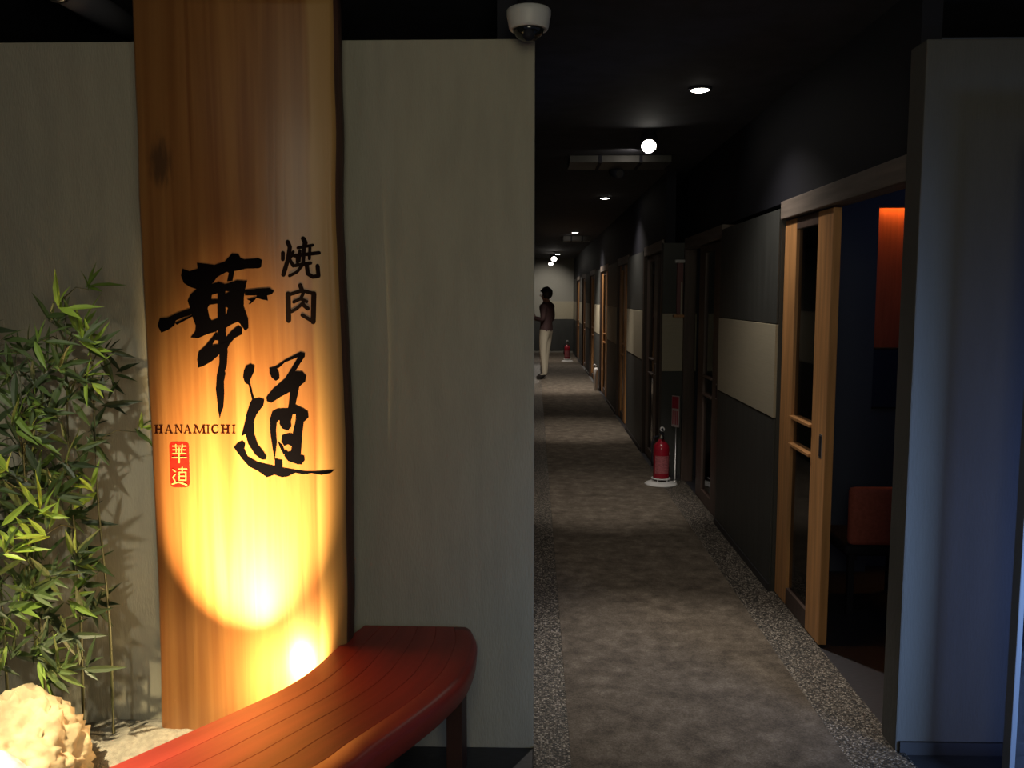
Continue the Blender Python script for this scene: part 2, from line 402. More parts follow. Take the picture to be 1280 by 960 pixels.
for A, B in zip(rows, rows[1:]):
    for k in range(8):
        f = bm.faces.new((A[k], A[(k + 1) % 8], B[(k + 1) % 8], B[k]))
        f.material_index = 0 if k in (3, 2, 4) else 1
bm.faces.new(rows[0]); bm.faces.new(rows[-1])
finish('slab', bm, [M_slab, M_bark], slab, True)

def poly_part(bm, polys, y0=YS - .0010, y1=YS + .002):
    """each polygon (image points on the slab) becomes a thin solid"""
    for ip, pl in enumerate(polys):
        pts = [ony(px, py, YS) for px, py in pl]
        fr = [bm.verts.new((p.x, y0 - .00006 * ip, p.z)) for p in pts]; bk = [bm.verts.new((p.x, y1, p.z)) for p in pts]
        n = len(pts)
        for tri in tessellate_polygon([[Vector((p.x, p.z, 0)) for p in pts]]):
            try: bm.faces.new([fr[i_] for i_ in tri])
            except ValueError: pass
        for k in range(n): bm.faces.new((fr[k], fr[(k + 1) % n], bk[(k + 1) % n], bk[k]))
def char_part(name, polys, m, parent, y0=YS - .0010):
    bm = bmesh.new(); poly_part(bm, polys, y0); return finish(name, bm, m, parent)
def zc(ox, oy, s):
    return lambda pts: [(ox + x / s, oy + y / s) for x, y in pts]
def strokes(lines):
    """brush lines (points, width) -> quads and rounded ends"""
    out = []
    for pts, wd in lines:
        h = wd / 2
        for (x0, y0), (x1, y1) in zip(pts, pts[1:]):
            L = math.hypot(x1 - x0, y1 - y0) or 1; ux, uy = (x1 - x0) / L, (y1 - y0) / L
            out.append([(x0 - uy * h, y0 + ux * h), (x0 + uy * h, y0 - ux * h), (x1 + uy * h, y1 - ux * h), (x1 - uy * h, y1 + ux * h)])
        for (x, y) in pts:
            out.append([(x + h * math.cos(PI * k / 4), y + h * math.sin(PI * k / 4)) for k in range(8)])
    return out
z1 = zc(190, 310, 6.4)
hana = [
 [(245,165),(300,185),(365,165),(360,118),(430,125),(500,135),(580,110),(625,60),(640,42),(690,45),(710,80),(740,90),(850,80),(880,95),(875,150),(860,162),(760,165),(660,185),(645,262),(600,268),(615,200),(600,190),(560,210),(520,235),(500,265),(480,285),(475,345),(400,355),(360,330),(300,310),(255,280),(232,220)],
 [(355,330),(480,285),(530,275),(530,362),(480,375),(475,410),(527,410),(527,445),(460,455),(445,480),(460,560),(480,580),(530,560),(530,655),(510,670),(440,690),(370,722),(310,715),(345,670),(350,620),(320,540),(300,470),(285,420),(310,370)],
 [(524,268),(588,290),(590,560),(592,700),(592,830),(598,950),(608,775),(596,960),(585,1000),(530,1000),(540,880),(524,640)],
 [(584,290),(680,258),(762,262),(745,330),(735,400),(735,470),(770,570),(772,640),(745,662),(700,600),(685,590),(640,610),(588,642),(580,560),(600,520),(607,480),(588,470),(585,368),(622,345),(586,345)],
 [(588,722),(640,660),(690,622),(722,640),(720,690),(660,722),(620,772),(588,835)],
 [(740,338),(840,325),(940,318),(977,345),(960,370),(920,380),(927,420),(880,412),(830,396),(842,380),(745,380)],
 [(762,412),(835,392),(828,412),(785,450),(775,450),(792,425)],
 [(46,622),(63,560),(130,555),(200,520),(310,482),(325,530),(250,555),(190,580),(180,620),(130,655),(75,677)],
 [(185,600),(325,533),(325,548),(200,614)],
 [(512,675),(532,690),(527,740),(505,735),(480,780),(530,770),(562,820),(525,865),(470,912),(400,950),(370,957),(362,890),(375,830),(430,780),(480,720)],
]
hana = [z1(p) for p in hana]
hana[2] = z1([(524,268),(588,290),(590,560),(592,700),(606,830),(598,950),(575,1000),(540,1000),(540,880),(524,640)])
hana.append([(285.5,427),(282,449),(279.3,458),(282,467),(280,477),(280.5,492),(279.3,509),(276.5,516),(275,523),(273.4,516),(272,505),(270,486),(271,471),(274,456),(275.5,430)])
char_part('calligraphy_character', hana, M_ink, slab)
z2 = zc(240, 430, 5.33)
michi = [
 [(345,180),(360,145),(390,132),(418,145),(415,180),(388,240),(384,275),(355,260),(340,220)],
 [(375,262),(390,268),(414,364),(400,368)],
 [(402,368),(450,358),(482,370),(475,410),(430,470),(412,520),(415,600),(440,670),(480,720),(497,750),(490,770),(465,770),(420,735),(375,665),(357,600),(330,614),(350,530),(365,460),(385,400)],
 [(515,160),(560,150),(580,190),(583,230),(560,246),(530,222),(517,190)],
 [(553,152),(620,105),(690,70),(722,52),(745,70),(690,95),(620,122),(575,163)],
 [(700,100),(722,52),(752,60),(752,84),(687,182),(735,183),(762,215),(755,250),(715,285),(690,408),(640,432),(655,318),(600,347),(530,392),(500,382),(495,355),(540,300),(620,230),(660,165)],
 [(520,500),(535,450),(570,432),(642,430),(642,470),(590,500),(566,520),(560,580),(566,660),(556,740),(550,772),(535,680),(522,590)],
 [(638,432),(690,406),(740,430),(772,450),(776,490),(745,520),(735,600),(725,740),(748,745),(751,775),(730,802),(700,800),(640,778),(615,745),(622,702),(640,720),(660,715),(665,680),(640,668),(615,680),(595,650),(600,610),(650,595),(670,600),(690,510),(692,465),(672,468),(655,530),(640,470)],
 [(585,500),(640,465),(658,520),(662,550),(640,577),(600,562),(583,532)],
 [(572,650),(605,680),(622,722),(612,738),(588,692)],
 [(552,765),(602,775),(604,840),(553,840)],
 [(280,690),(300,665),(335,645),(355,665),(350,700),(370,750),(440,790),(520,808),(600,825),(660,835),(720,845),(760,850),(820,850),(950,838),(925,860),(860,872),(800,860),(740,868),(690,857),(640,882),(600,887),(550,870),(500,888),(440,845),(380,815),(340,770),(310,730)],
]
char_part('calligraphy_character', [z2(p) for p in michi], M_ink, slab)
z3 = zc(340, 290, 7.68)
yaki = [([(105,200),(105,262)],34),([(150,95),(172,145),(155,260),(110,410)],38),([(205,190),(180,245)],26),([(165,255),(205,325)],30),
 ([(300,62),(322,105)],40),([(250,152),(392,126)],26),([(215,228),(452,200)],32),([(312,105),(300,290)],32),([(365,150),(360,255)],26),
 ([(242,240),(245,300)],24),([(222,322),(372,298)],30),([(292,320),(240,385),(170,420)],26),([(335,320),(345,400),(392,430),(448,422),(438,325)],34),([(270,180),(262,280)],26)]
niku = [([(155,595),(160,850)],44),([(155,605),(290,562),(405,592)],32),([(402,592),(396,862)],44),([(396,862),(290,798)],30),([(272,512),(292,570)],38),
 ([(300,590),(278,640),(210,672)],28),([(270,640),(335,668)],28),([(300,680),(240,735),(188,765)],28),([(290,690),(345,735)],34)]
M_ink2 = mat('faded_ink', (.012, .008, .008), 1, spec=0)
yaki = [(p, w_ * 1.12) for p, w_ in yaki]; niku = [(p, w_ * 1.12) for p, w_ in niku]
for cs in (yaki, niku):
    char_part('small_character', [z3(p) for p in strokes(cs)], M_ink2, slab)
# roman letters with serifs, x and y in 0..1 boxes
def serif_letter(ch):
    T, t, sv = .24, .09, .08
    def V(x, wd, s=.16): return [[(x, 0), (x + wd, 0), (x + wd, 1), (x, 1)], [(x - s * .6, 0), (x + wd + s * .6, 0), (x + wd + s * .6, sv), (x - s * .6, sv)], [(x - s * .6, 1 - sv), (x + wd + s * .6, 1 - sv), (x + wd + s * .6, 1), (x - s * .6, 1)]]
    if ch == 'H': return V(.11, .23) + V(.66, .23) + [[(.3, .45), (.7, .45), (.7, .55), (.3, .55)]]
    if ch == 'I': return V(.24, .52, .4)
    if ch == 'A': return [[(.50, 1), (.40, 1), (.08, 0), (.18, 0)], [(.40, 1), (.56, 1), (.94, 0), (.70, 0)], [(.25, .3), (.75, .3), (.75, .39), (.25, .39)], [(0, 0), (.3, 0), (.3, sv), (0, sv)], [(.6, 0), (1, 0), (1, sv), (.6, sv)]]
    if ch == 'N': return V(.14, .1) + [[(.1, 1), (.32, 1), (.92, 0), (.80, 0)]] + [[(.80, 0), (.92, 0), (.92, 1), (.80, 1)], [(.7, 1 - sv), (1, 1 - sv), (1, 1), (.7, 1)]]
    if ch == 'M': return [[(.10, 0), (.18, 0), (.24, 1), (.16, 1)], [(.12, 1), (.28, 1), (.56, 0), (.48, 0)], [(.50, 0), (.56, 0), (.84, 1), (.76, 1)], [(.74, 1), (.88, 1), (.93, 0), (.78, 0)], [(0, 0), (.28, 0), (.28, sv), (0, sv)], [(.7, 0), (1, 0), (1, sv), (.7, sv)], [(.06, 1 - sv), (.2, 1 - sv), (.2, 1), (.06, 1)], [(.82, 1 - sv), (.96, 1 - sv), (.96, 1), (.82, 1)]]
    if ch == 'C':
        out = []
        for k in range(14):
            a0, a1 = math.radians(48 + 264 * k / 14), math.radians(48 + 264 * (k + 1) / 14)
            w0, w1 = [.10 + .14 * max(0, -math.cos(q)) for q in (a0, a1)]
            o = lambda q: (.52 + .5 * math.cos(q), .5 + .52 * math.sin(q))
            i_ = lambda q, w_: (.52 + (.5 - w_) * math.cos(q), .5 + (.52 - w_ * .8) * math.sin(q))
            out.append([o(a0), o(a1), i_(a1, w1), i_(a0, w0)])
        return out + [[(.80, .68), (.9, .68), (.9, 1), (.84, 1)], [(.82, .02), (.88, .02), (.93, .3), (.87, .3)]]
for ch, xa, xb in zip('HANAMICHI', (125, 250, 365, 478, 588, 752, 805, 920, 1058), (228, 347, 464, 572, 744, 786, 902, 1034, 1098)):
    pl = [[(180 + (xa + (xb - xa) * u) / 9.6, 515 + (258 - 103 * v) / 9.6) for u, v in p] for p in serif_letter(ch)]
    char_part('letter', pl, M_brownink, slab)
# red seal
x0, y0, x1, y1, rr = 211.6, 552.5, 237.3, 609, 5
sp = []
for cx, cy, q in ((x1 - rr, y1 - rr, 0), (x0 + rr + 1.5, y1 - rr, 90), (x0 + rr, y0 + rr, 180), (x1 - rr - 1, y0 + rr, 270)):
    sp += [(cx + rr * math.cos(math.radians(q + t)), cy + rr * math.sin(math.radians(q + t))) for t in (0, 30, 60, 90)]
seal = char_part('seal', [sp], M_seal, slab); seal['label'] = 'red seal stamp with two pale characters'
z4 = zc(180, 515, 9.6)
s1 = [([(345,408),(505,408)],15),([(385,388),(385,428)],15),([(462,388),(462,428)],15),([(350,452),(500,452)],15),([(390,430),(390,492)],14),([(455,430),(455,492)],14),([(350,495),(505,495)],15),([(425,430),(425,605)],17),([(345,545),(512,545)],16)]
s2 = [([(420,682),(515,682)],15),([(425,722),(505,722)],14),([(425,722),(425,818)],14),([(505,722),(505,818)],14),([(425,768),(505,768)],14),([(425,816),(505,816)],14),([(462,660),(462,722)],14),([(350,690),(380,712)],16),([(378,745),(352,782),(380,832)],16),([(345,862),(420,838),(515,872)],18)]
for s in (s1, s2):
    char_part('seal_character', [z4(p) for p in strokes(s)], M_sealc, seal, YS - .0018)

# ================================================================== THE CURVED BENCH
BZ = .45
bench = thing('curved_bench', 'long curved reddish wooden bench with rounded end against the plaster wall', 'bench', (-.45, 2.6, 0))
bo = Vector((-.45, 2.6, 0))
back = [onz(x, y, BZ) for x, y in ((456, 781), (432, 800), (392, 836), (352, 862), (284, 894), (205, 929), (142, 957))]
back[0].y = min(back[0].y, 2.975)
front = [onz(x, y, BZ) for x, y in ((590, 784), (597, 803), (586, 838), (558, 869), (517, 901), (470, 935), (425, 968))]
back += [Vector((-1.235, 1.76, BZ)), Vector((-1.40, 1.42, BZ)), Vector((-1.50, 1.05, BZ))]
front += [Vector((-.80, 1.56, BZ)), Vector((-.95, 1.24, BZ)), Vector((-1.05, .92, BZ))]
def catmull(P, n):
    P = [P[0] * 2 - P[1]] + P + [P[-1] * 2 - P[-2]]; out = []
    for i in range(1, len(P) - 2):
        for k in range(n):
            t = k / n; a, b, c, d = P[i - 1:i + 3]
            out.append(.5 * ((2 * b) + (c - a) * t + (2 * a - 5 * b + 4 * c - d) * t * t + (3 * b - a - 3 * c + d) * t ** 3))
    out.append(P[-2]); return out
def resample(P, n):
    L = [0]
    for a, b in zip(P, P[1:]): L.append(L[-1] + (b - a).length)
    out = []; j = 0
    for i in range(n + 1):
        s = L[-1] * i / n
        while j < len(L) - 2 and L[j + 1] < s: j += 1
        out.append(P[j].lerp(P[j + 1], (s - L[j]) / max(1e-9, L[j + 1] - L[j])))
    return out
NB = 60
bk = resample(catmull(back, 8), NB); fr = resample(catmull(front, 8), NB)
NS = 6
def strip(u0, u1, zt, zb, m, name, edge=0, bv=.004):
    bm = bmesh.new(); uvl = bm.loops.layers.uv.new('UVMap'); rows = []; uu = []
    for i in range(NB + 1):
        a, b = bk[i], fr[i]; wv = (b - a); W = wv.length; wv.normalize()
        p0 = a + wv * (u0 * W); p1 = a + wv * (u1 * W)
        up = Vector((0, 0, 1))
        prof = [(p0 + up * (zb - BZ)), (p0 + up * (zt - BZ - bv)), (p0 + wv * bv + up * (zt - BZ)), (p1 - wv * bv + up * (zt - BZ)), (p1 + up * (zt - BZ - bv)), (p1 + up * (zb - BZ))]
        if edge:        # rounded nosing
            h = zt - zb
            prof = [p0 + up * (zb - BZ), p0 + up * (zt - BZ - bv), p0 + wv * bv + up * (zt - BZ)]
            for k in range(7):
                q = PI / 2 * k / 6; r_ = .028
                prof.append(p1 - wv * r_ + wv * r_ * math.sin(q) + up * (zt - BZ - r_ + r_ * math.cos(q)))
            prof += [p1 - wv * .004 + up * (zb - BZ + .012), p1 - wv * .016 + up * (zb - BZ)]
        rows.append([bm.verts.new(p - bo) for p in prof]); uu.append(i / NB * 2.4)
    n = len(rows[0])
    for i in range(NB):
        for k in range(n):
            f = bm.faces.new((rows[i][k], rows[i][(k + 1) % n], rows[i + 1][(k + 1) % n], rows[i + 1][k]))
            for lp, (ii, kk) in zip(f.loops, ((i, k), (i, k + 1), (i + 1, k + 1), (i + 1, k))):
                lp[uvl].uv = (uu[ii], (u0 + (u1 - u0) * min(1, max(0, (kk - 1) / (n - 3)))) * .4 + .37 * u0 * 7)
    for rr_ in (rows[0], rows[-1]):
        f = bm.faces.new(rr_)
        for lp in f.loops: lp[uvl].uv = (0, u0)
    return finish(name, bm, m, bench, edge == 1)
for i in range(NS):
    strip(i / NS, (i + 1) / NS - .0010, BZ, BZ - (.085 if i == NS - 1 else .05), M_bench, 'seat_strip', 1 if i == NS - 1 else 0, .0010)
strip(.06, .90, BZ - .045, BZ - .08, M_benchd, 'underframe')
for i, u in ((4, .84), (4, .10), (30, .84), (30, .12), (54, .84), (54, .12)):
    p = bk[i].lerp(fr[i], u) - bo
    q = (bk[i + 1] - bk[i]); ang = math.atan2(q.y, q.x)
    bm = bmesh.new(); bbox(bm, (-.028, -.028, .014), (.028, .028, BZ - .07), .003)
    bmesh.ops.transform(bm, matrix=Matrix.Translation((p.x, p.y, 0)) @ Matrix.Rotation(ang, 4, 'Z'), verts=bm.verts)
    lg = finish('leg', bm, M_benchd, bench)
    bm = bmesh.new(); lathe(bm, [(.016, 0), (.018, .004), (.014, .016)], (p.x, p.y, 0), 14); finish('glide', bm, M_chrome, lg, True)

# ================================================================== GARDEN BED
def bench_back_y(x):
    best = 0
    for a, b in zip(bk, bk[1:]):
        if min(a.x, b.x) <= x <= max(a.x, b.x): best = max(best, max(a.y, b.y))
    return best if best else (bk[-1].y if x < bk[-1].x else 9)
def bed_front(x):
    return max(2.0, bench_back_y(x) + .04)
def mound_h(x, y):
    e = min((y - bed_front(x)) / .30, (YF - y) / .02 + .5, (-.62 - x) / .35, 1)
    e = max(0, min(1, e)); e = e * e * (3 - 2 * e)
    h = .075 + .075 * math.exp(-((x + 1.2) ** 2 / .12 + (y - 2.80) ** 2 / .03)) + .022 * noise.noise(Vector((x * 5, y * 5, 0))) + .012 * noise.noise(Vector((x * 15, y * 15, 3)))
    return h * e
bm = bmesh.new(); G = []
nx, ny = 90, 50
for j in range(ny + 1):
    row = []
    for i in range(nx + 1):
        x = -2.9 + 2.3 * i / nx; y0_ = min(bed_front(x), YF - .05); y = y0_ + (YF - y0_) * j / ny
        row.append(bm.verts.new((x, y, max(.001, mound_h(x, y)))))
    G.append(row)
for j in range(ny):
    for i in range(nx): bm.faces.new((G[j][i], G[j][i + 1], G[j + 1][i + 1], G[j + 1][i]))
bed = finish('gravel_bed', bm, M_sand, None, True)
tag(bed, 'pale grey gravel bed heaped at the foot of the plaster wall', 'gravel'); bed['kind'] = 'stuff'

def rock(name, loc, sc, m, label, seed, amp=.22, fine=.06):
    bm = bmesh.new(); bmesh.ops.create_icosphere(bm, subdivisions=5, radius=1)
    for v in bm.verts:
        p = v.co.normalized()
        d = 1 + amp * noise.noise(p * 1.3 + Vector((seed, 0, 0))) + amp * .6 * noise.noise(p * 3 + Vector((seed, 5, 0))) + fine * noise.noise(p * 9 + Vector((0, seed, 0))) + fine * .6 * abs(noise.noise(p * 20 + Vector((0, seed, 2))))
        v.co = Vector((p.x * d * sc[0], p.y * d * sc[1], p.z * d * sc[2]))
    o = finish(name, bm, m, None, True); o.location = loc
    return tag(o, label, 'rock')
rock('garden_rock', (-1.59, 2.53, .16), (.225, .17, .215), M_rock, 'large craggy tan rock lit bright yellow in front of the bamboo', 3.3, .22, .16)
rock('garden_stone', (-1.47, 2.25, .16), (.125, .10, .20), M_stone, 'smooth pale lavender stone leaning against the tan rock', 9.1, .10, .02)

# spotlights hidden behind the bench
def ground_spot(loc, target, label, energy, col, spot, rad, blend=.6, body=.034, zg=None, ln=.09):
    g = mound_h(loc[0], loc[1]) if zg is None else zg
    t = thing('ground_spotlight', label, 'spotlight', (loc[0], loc[1], g), 'garden spotlights behind the bench')
    d = (Vector(target) - Vector(loc)).normalized(); h = Vector((0, 0, loc[2] - g))
    bm = bmesh.new(); lathe(bm, [(.045, -.03), (.045, .0), (.04, .006), (.008, .008), (.008, h.z - body)], (0, 0, 0), 16); finish('stake', bm, M_black, t, True)
    bm = bmesh.new(); lathe(bm, [(body * .55, -ln), (body * .9, -ln * .8), (body, -ln * .3), (body, .0), (body * .88, .0), (body * .86, -.012)], h, 20, d); finish('head', bm, M_black, t, True)
    bm = bmesh.new(); lathe(bm, [(body * .85, -.010), (body * .85, -.008)], h, 20, d); finish('lens', bm, M_lensw, t)
    bm = bmesh.new(); tube(bm, [h + d.cross(Vector((0, 0, 1))).normalized() * s - d * .03 for s in (-body * 1.15, body * 1.15)], .006); finish('yoke', bm, M_black, t)
    light('SPOT', 'spot_glow', Vector(loc) + d * .012, target, energy, col, rad, spot, blend)
    return t
WARM = (1, .60, .20)
tA = ony(308, 655, YS); tA2 = Vector((-.88, YS, .43))
WARM = (1, .68, .30)
fA = ground_spot((-.98, 2.24, .12), tA, 'black stake spotlight aimed up at the calligraphy on the slab', 1250, WARM, 40, .005, 1, zg=0)
# added unseen barn doors keep the beam off the plaster beside the slab
for ex, sg_, ht in ((400, 1, .25), (205, -1, .14)):
    az = (ony(ex, 600, YS) - Vector((-.98, 2.24, .12))); az.z = 0; az.normalize(); rt = Vector((az.y, -az.x, 0)) * sg_
    bm = bmesh.new(); hh = az * .062 + Vector((0, 0, .12))
    for c_ in ((0, -.07), (0, ht), (.08, ht), (.08, -.07)): bm.verts.new(hh + rt * c_[0] + Vector((0, 0, c_[1])))
    bm.faces.new(bm.verts); bmesh.ops.solidify(bm, geom=bm.faces[:], thickness=.002); finish('added_barn_door', bm, M_black, fA)
ground_spot((-.735, 2.665, .335), tA2, 'black stake spotlight close to the foot of the slab behind the bench', 42.0, WARM, 140, .012, .5, zg=.03, body=.022, ln=.05)
ground_spot((-1.045, 2.41, .225), (-1.50, 2.75, .9), 'added black stake spotlight shading the slab foot and lighting the bamboo', 6, (1, .66, .28), 100, .02, 1, zg=.03, body=.034, ln=.07)  # added unseen fixture, its body throws the shadow on the slab's lower left
# lobby ceiling spotlight over the rock
def lobby_spot(loc, target, energy, col, spot, label='black ceiling spotlight aimed down at the tan rock and bench'):
    t = thing('lobby_spotlight', label, 'spotlight', loc)
    d = (Vector(target) - Vector(loc)).normalized()
    bm = bmesh.new(); lathe(bm, [(.03, -.13), (.045, -.11), (.045, 0), (.039, 0), (.038, -.01)], (0, 0, 0), 22, d); finish('head', bm, M_black, t, True)
    bm = bmesh.new(); lathe(bm, [(.038, -.008), (.038, -.004)], (0, 0, 0), 22, d); finish('lens', bm, M_lens, t)
    bm = bmesh.new(); tube(bm, [-d * .09, Vector((-d.x * .09, -d.y * .09, CEIL - loc[2]))], .008); finish('stem', bm, M_black, t)
    light('SPOT', 'spot_glow', Vector(loc) + d * .01, target, energy, col, .03, spot, 1)
lobby_spot((-1.75, 1.45, 2.50), (-1.40, 2.15, .3), 1000, (1, .81, .46), 40)
lobby_spot((-1.25, 1.15, 2.50), (-1.52, 2.72, 1.0), 70, (1, .95, .75), 34, 'added black ceiling spotlight brightening the bamboo leaves')  # extra lamp out of view, added to brighten the bamboo leaves

# ================================================================== BAMBOO
def leaf_mesh(L, W, m, fold):
    me = bpy.data.meshes.new('leaf')
    vs_ = [(0, 0, 0), (.25 * L, W * .42, fold), (.55 * L, W * .40, fold * .7), (L, 0, -fold * 2), (.55 * L, -W * .40, fold * .7), (.25 * L, -W * .42, fold), (.28 * L, 0, 0), (.58 * L, 0, -fold * .4)]
    me.from_pydata(vs_, [], [(0, 6, 1), (1, 6, 7, 2), (2, 7, 3), (0, 5, 6), (5, 4, 7, 6), (4, 3, 7)])
    me.materials.append(m); return me
LEAVES = {k: [leaf_mesh(L, W, M_leafs[k], f) for L, W, f in ((.095, .021, .003), (.12, .024, .003), (.075, .018, .002))] for k in range(4)}
rb = random.Random(21)
stalks = []
for nm, bx, by, tx, tz, lab in (
    ('a', -1.50, 2.78, (78, 372), 2.76, 'bamboo stalk with the tallest leafy crown beside the slab sign'),
    ('b', -1.63, 2.80, (22, 470), 2.66, 'bamboo stalk with mid-height leaves directly behind the tan rock'),
    ('c', -1.42, 2.82, (112, 455), 2.80, 'slender bamboo stalk leaning towards the wooden slab sign'),
    ('d', -1.74, 2.76, (-30, 400), 2.74, 'bamboo stalk farthest along the plaster wall from the slab sign')):
    t = thing('bamboo', lab, 'bamboo', (bx, by, mound_h(bx, by)), 'bamboo stalks in the gravel bed')
    o = Vector((bx, by, mound_h(bx, by))); top = ony(tx[0], tx[1], tz)
    pts = [Vector((0, 0, -.03))] + [Vector(((top.x - o.x) * s ** 1.5 + .008 * math.sin(s * 9 + bx), (top.y - o.y) * s + .006 * math.cos(s * 8), (top.z - o.z) * s)) for s in [k / 10 for k in range(11)]]
    bm = bmesh.new(); tube(bm, pts, [.006 - .004 * k / 11 for k in range(12)], 8); finish('culm', bm, M_culm, t, True)
    stalks.append((t, o, pts))
ROOT = [r_ for r_ in stalks]
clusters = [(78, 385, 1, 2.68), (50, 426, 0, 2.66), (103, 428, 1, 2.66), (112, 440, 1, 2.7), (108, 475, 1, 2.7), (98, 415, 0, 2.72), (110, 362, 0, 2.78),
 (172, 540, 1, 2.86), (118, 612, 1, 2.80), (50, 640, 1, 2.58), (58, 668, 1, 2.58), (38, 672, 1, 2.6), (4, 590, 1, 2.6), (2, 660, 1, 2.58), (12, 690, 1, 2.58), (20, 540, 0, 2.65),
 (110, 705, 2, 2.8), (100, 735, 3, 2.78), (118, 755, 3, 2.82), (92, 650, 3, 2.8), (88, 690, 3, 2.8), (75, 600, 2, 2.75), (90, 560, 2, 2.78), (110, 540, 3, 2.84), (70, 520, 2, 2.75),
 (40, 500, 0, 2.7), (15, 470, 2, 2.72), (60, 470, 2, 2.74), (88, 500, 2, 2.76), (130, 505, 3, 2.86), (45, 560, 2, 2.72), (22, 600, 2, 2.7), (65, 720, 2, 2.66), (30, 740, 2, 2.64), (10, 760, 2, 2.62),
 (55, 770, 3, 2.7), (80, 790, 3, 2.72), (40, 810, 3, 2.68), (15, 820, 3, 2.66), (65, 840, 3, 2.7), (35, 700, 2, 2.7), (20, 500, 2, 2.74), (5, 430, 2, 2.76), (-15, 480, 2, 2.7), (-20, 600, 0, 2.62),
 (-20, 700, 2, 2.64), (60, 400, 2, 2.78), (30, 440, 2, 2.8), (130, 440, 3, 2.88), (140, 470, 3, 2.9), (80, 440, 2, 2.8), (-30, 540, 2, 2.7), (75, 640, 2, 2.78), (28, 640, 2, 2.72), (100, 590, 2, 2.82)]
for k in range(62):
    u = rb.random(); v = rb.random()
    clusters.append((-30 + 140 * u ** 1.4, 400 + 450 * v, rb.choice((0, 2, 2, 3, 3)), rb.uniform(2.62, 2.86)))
for cx, cy, kind, Y in clusters:
    c = ony(cx, cy, Y)
    best = None
    for i, (t, o, pts) in enumerate(ROOT):
        for p in pts[2:]:
            q = o + p; d = (q - c).length + max(0, q.z - c.z) * 1.5
            if best is None or d < best[0]: best = (d, i, q)
    _, i, q = best; t, o, pts = ROOT[i]
    mid = q.lerp(c, .5) + Vector((0, 0, .02))
    bm = bmesh.new(); tube(bm, [q - o, mid - o, c - o], [.0024, .0018, .0012], 5); finish('branch', bm, M_culm, t, True)
    main = rb.uniform(-.2, 1.1) if rb.random() < .75 else rb.uniform(1.8, 3.0)
    nleaf = rb.choice((5, 6, 6, 7))
    for k in range(nleaf):
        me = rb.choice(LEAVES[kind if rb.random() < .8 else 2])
        l = bpy.data.objects.new('leaf', me); C.objects.link(l); l.parent = t
        a = main + (k / (nleaf - 1) - .5) * rb.uniform(2.0, 3.2)           # fan in the x-z plane
        l.location = c - o + Vector((rb.uniform(-.012, .012), rb.uniform(-.02, .02), rb.uniform(-.015, .015)))
        tilt = rb.uniform(-.7, .5)
        d = Vector((math.cos(a), tilt * .8, math.sin(a))).normalized()
        rot = d.to_track_quat('X', 'Z') @ Euler((rb.uniform(.4, 1.6), 0, 0)).to_quaternion()
        l.rotation_euler = rot.to_euler()
        s = rb.uniform(.8, 1.15); l.scale = (s, s, s)

# ================================================================== CEILING THINGS
dome = thing('security_camera', 'white dome security camera hanging above the corner of the plaster wall', 'camera', (0, 0, 0))
dp = ony(661, 12, 2.88); dome.location = (dp.x, dp.y, dp.z)
bm = bmesh.new(); lathe(bm, [(.066, 0), (.070, -.004), (.070, -.018), (.063, -.055), (.060, -.062), (.05, -.063), (.05, -.05)], (0, 0, 0), 40); finish('housing', bm, M_white, dome, True)
bm = bmesh.new(); lathe(bm, [(.002 + .047 * math.cos(PI / 2 * k / 8), -.060 - .036 * math.sin(PI / 2 * k / 8)) for k in range(9)], (0, 0, 0), 32)
finish('dome_cover', bm, mat('smoked_dome', (.010, .011, .010), .06, spec=.8), dome, True)
bm = bmesh.new(); lathe(bm, [(.03, CEIL - dp.z), (.03, CEIL - dp.z - .01), (.014, CEIL - dp.z - .012), (.014, 0)], (0, 0, 0), 18); finish('mount_stem', bm, M_black, dome, True)
bm = bmesh.new(); lathe(bm, [(.018, 0), (.018, .03)], (0, -.02, -.078), 16, (0, -1, -.5)); finish('lens', bm, M_black, dome, True)

DOWN = (1, .89, .76)
def downlight(px, py, label, energy, tgt=None, r=.045, spot=75, lens=M_lens, col=DOWN, Y=None):
    p = onz(px, py, CEIL - .012)
    if Y: p = Vector((.5, Y, CEIL - .012))
    t = thing('downlight', label, 'ceiling light', (p.x, p.y, CEIL), 'corridor ceiling downlights')
    bm = bmesh.new(); lathe(bm, [(r * 1.35, 0), (r * 1.35, -.006), (r * 1.02, -.012), (r, -.006)], (0, 0, 0), 28); finish('trim_ring', bm, M_black, t, True)
    bm = bmesh.new(); lathe(bm, [(r, -.006), (r, -.013), (r * .8, -.016)], (0, 0, 0), 28); finish('lens', bm, lens, t)
    if energy:
        g = tgt or (p.x, p.y, 0)
        light('SPOT', 'downlight_glow', (p.x, p.y, CEIL - .03), g, energy, col, .03, spot, .9)
        light('SPOT', 'downlight_spill', (p.x, p.y, CEIL - .03), (p.x, p.y, 0), energy * .27, col, .03, 125, 1)
    return t
downlight(875, 113, 'round white downlight lit over the near end of the corridor carpet', 170, tgt=(.62, 3.65, 0), spot=46)
downlight(756, 248, 'round white downlight between the spotlight and the far corridor lamps', 150, tgt=(.5, 10.4, 0), spot=48)
downlight(719, 291, 'round downlight beside the lit far duct', 260, tgt=(.4, 15.6, .4), spot=80, r=.05)
downlight(697, 318, 'small bright downlight far down the corridor past the lit duct', 180, tgt=(.5, 19.0, 0), spot=55, r=.06)
downlight(694, 313, 'last small downlight washing the corridor end wall', 60, tgt=(.35, YE, 1.4), spot=80, r=.05, Y=23.6)
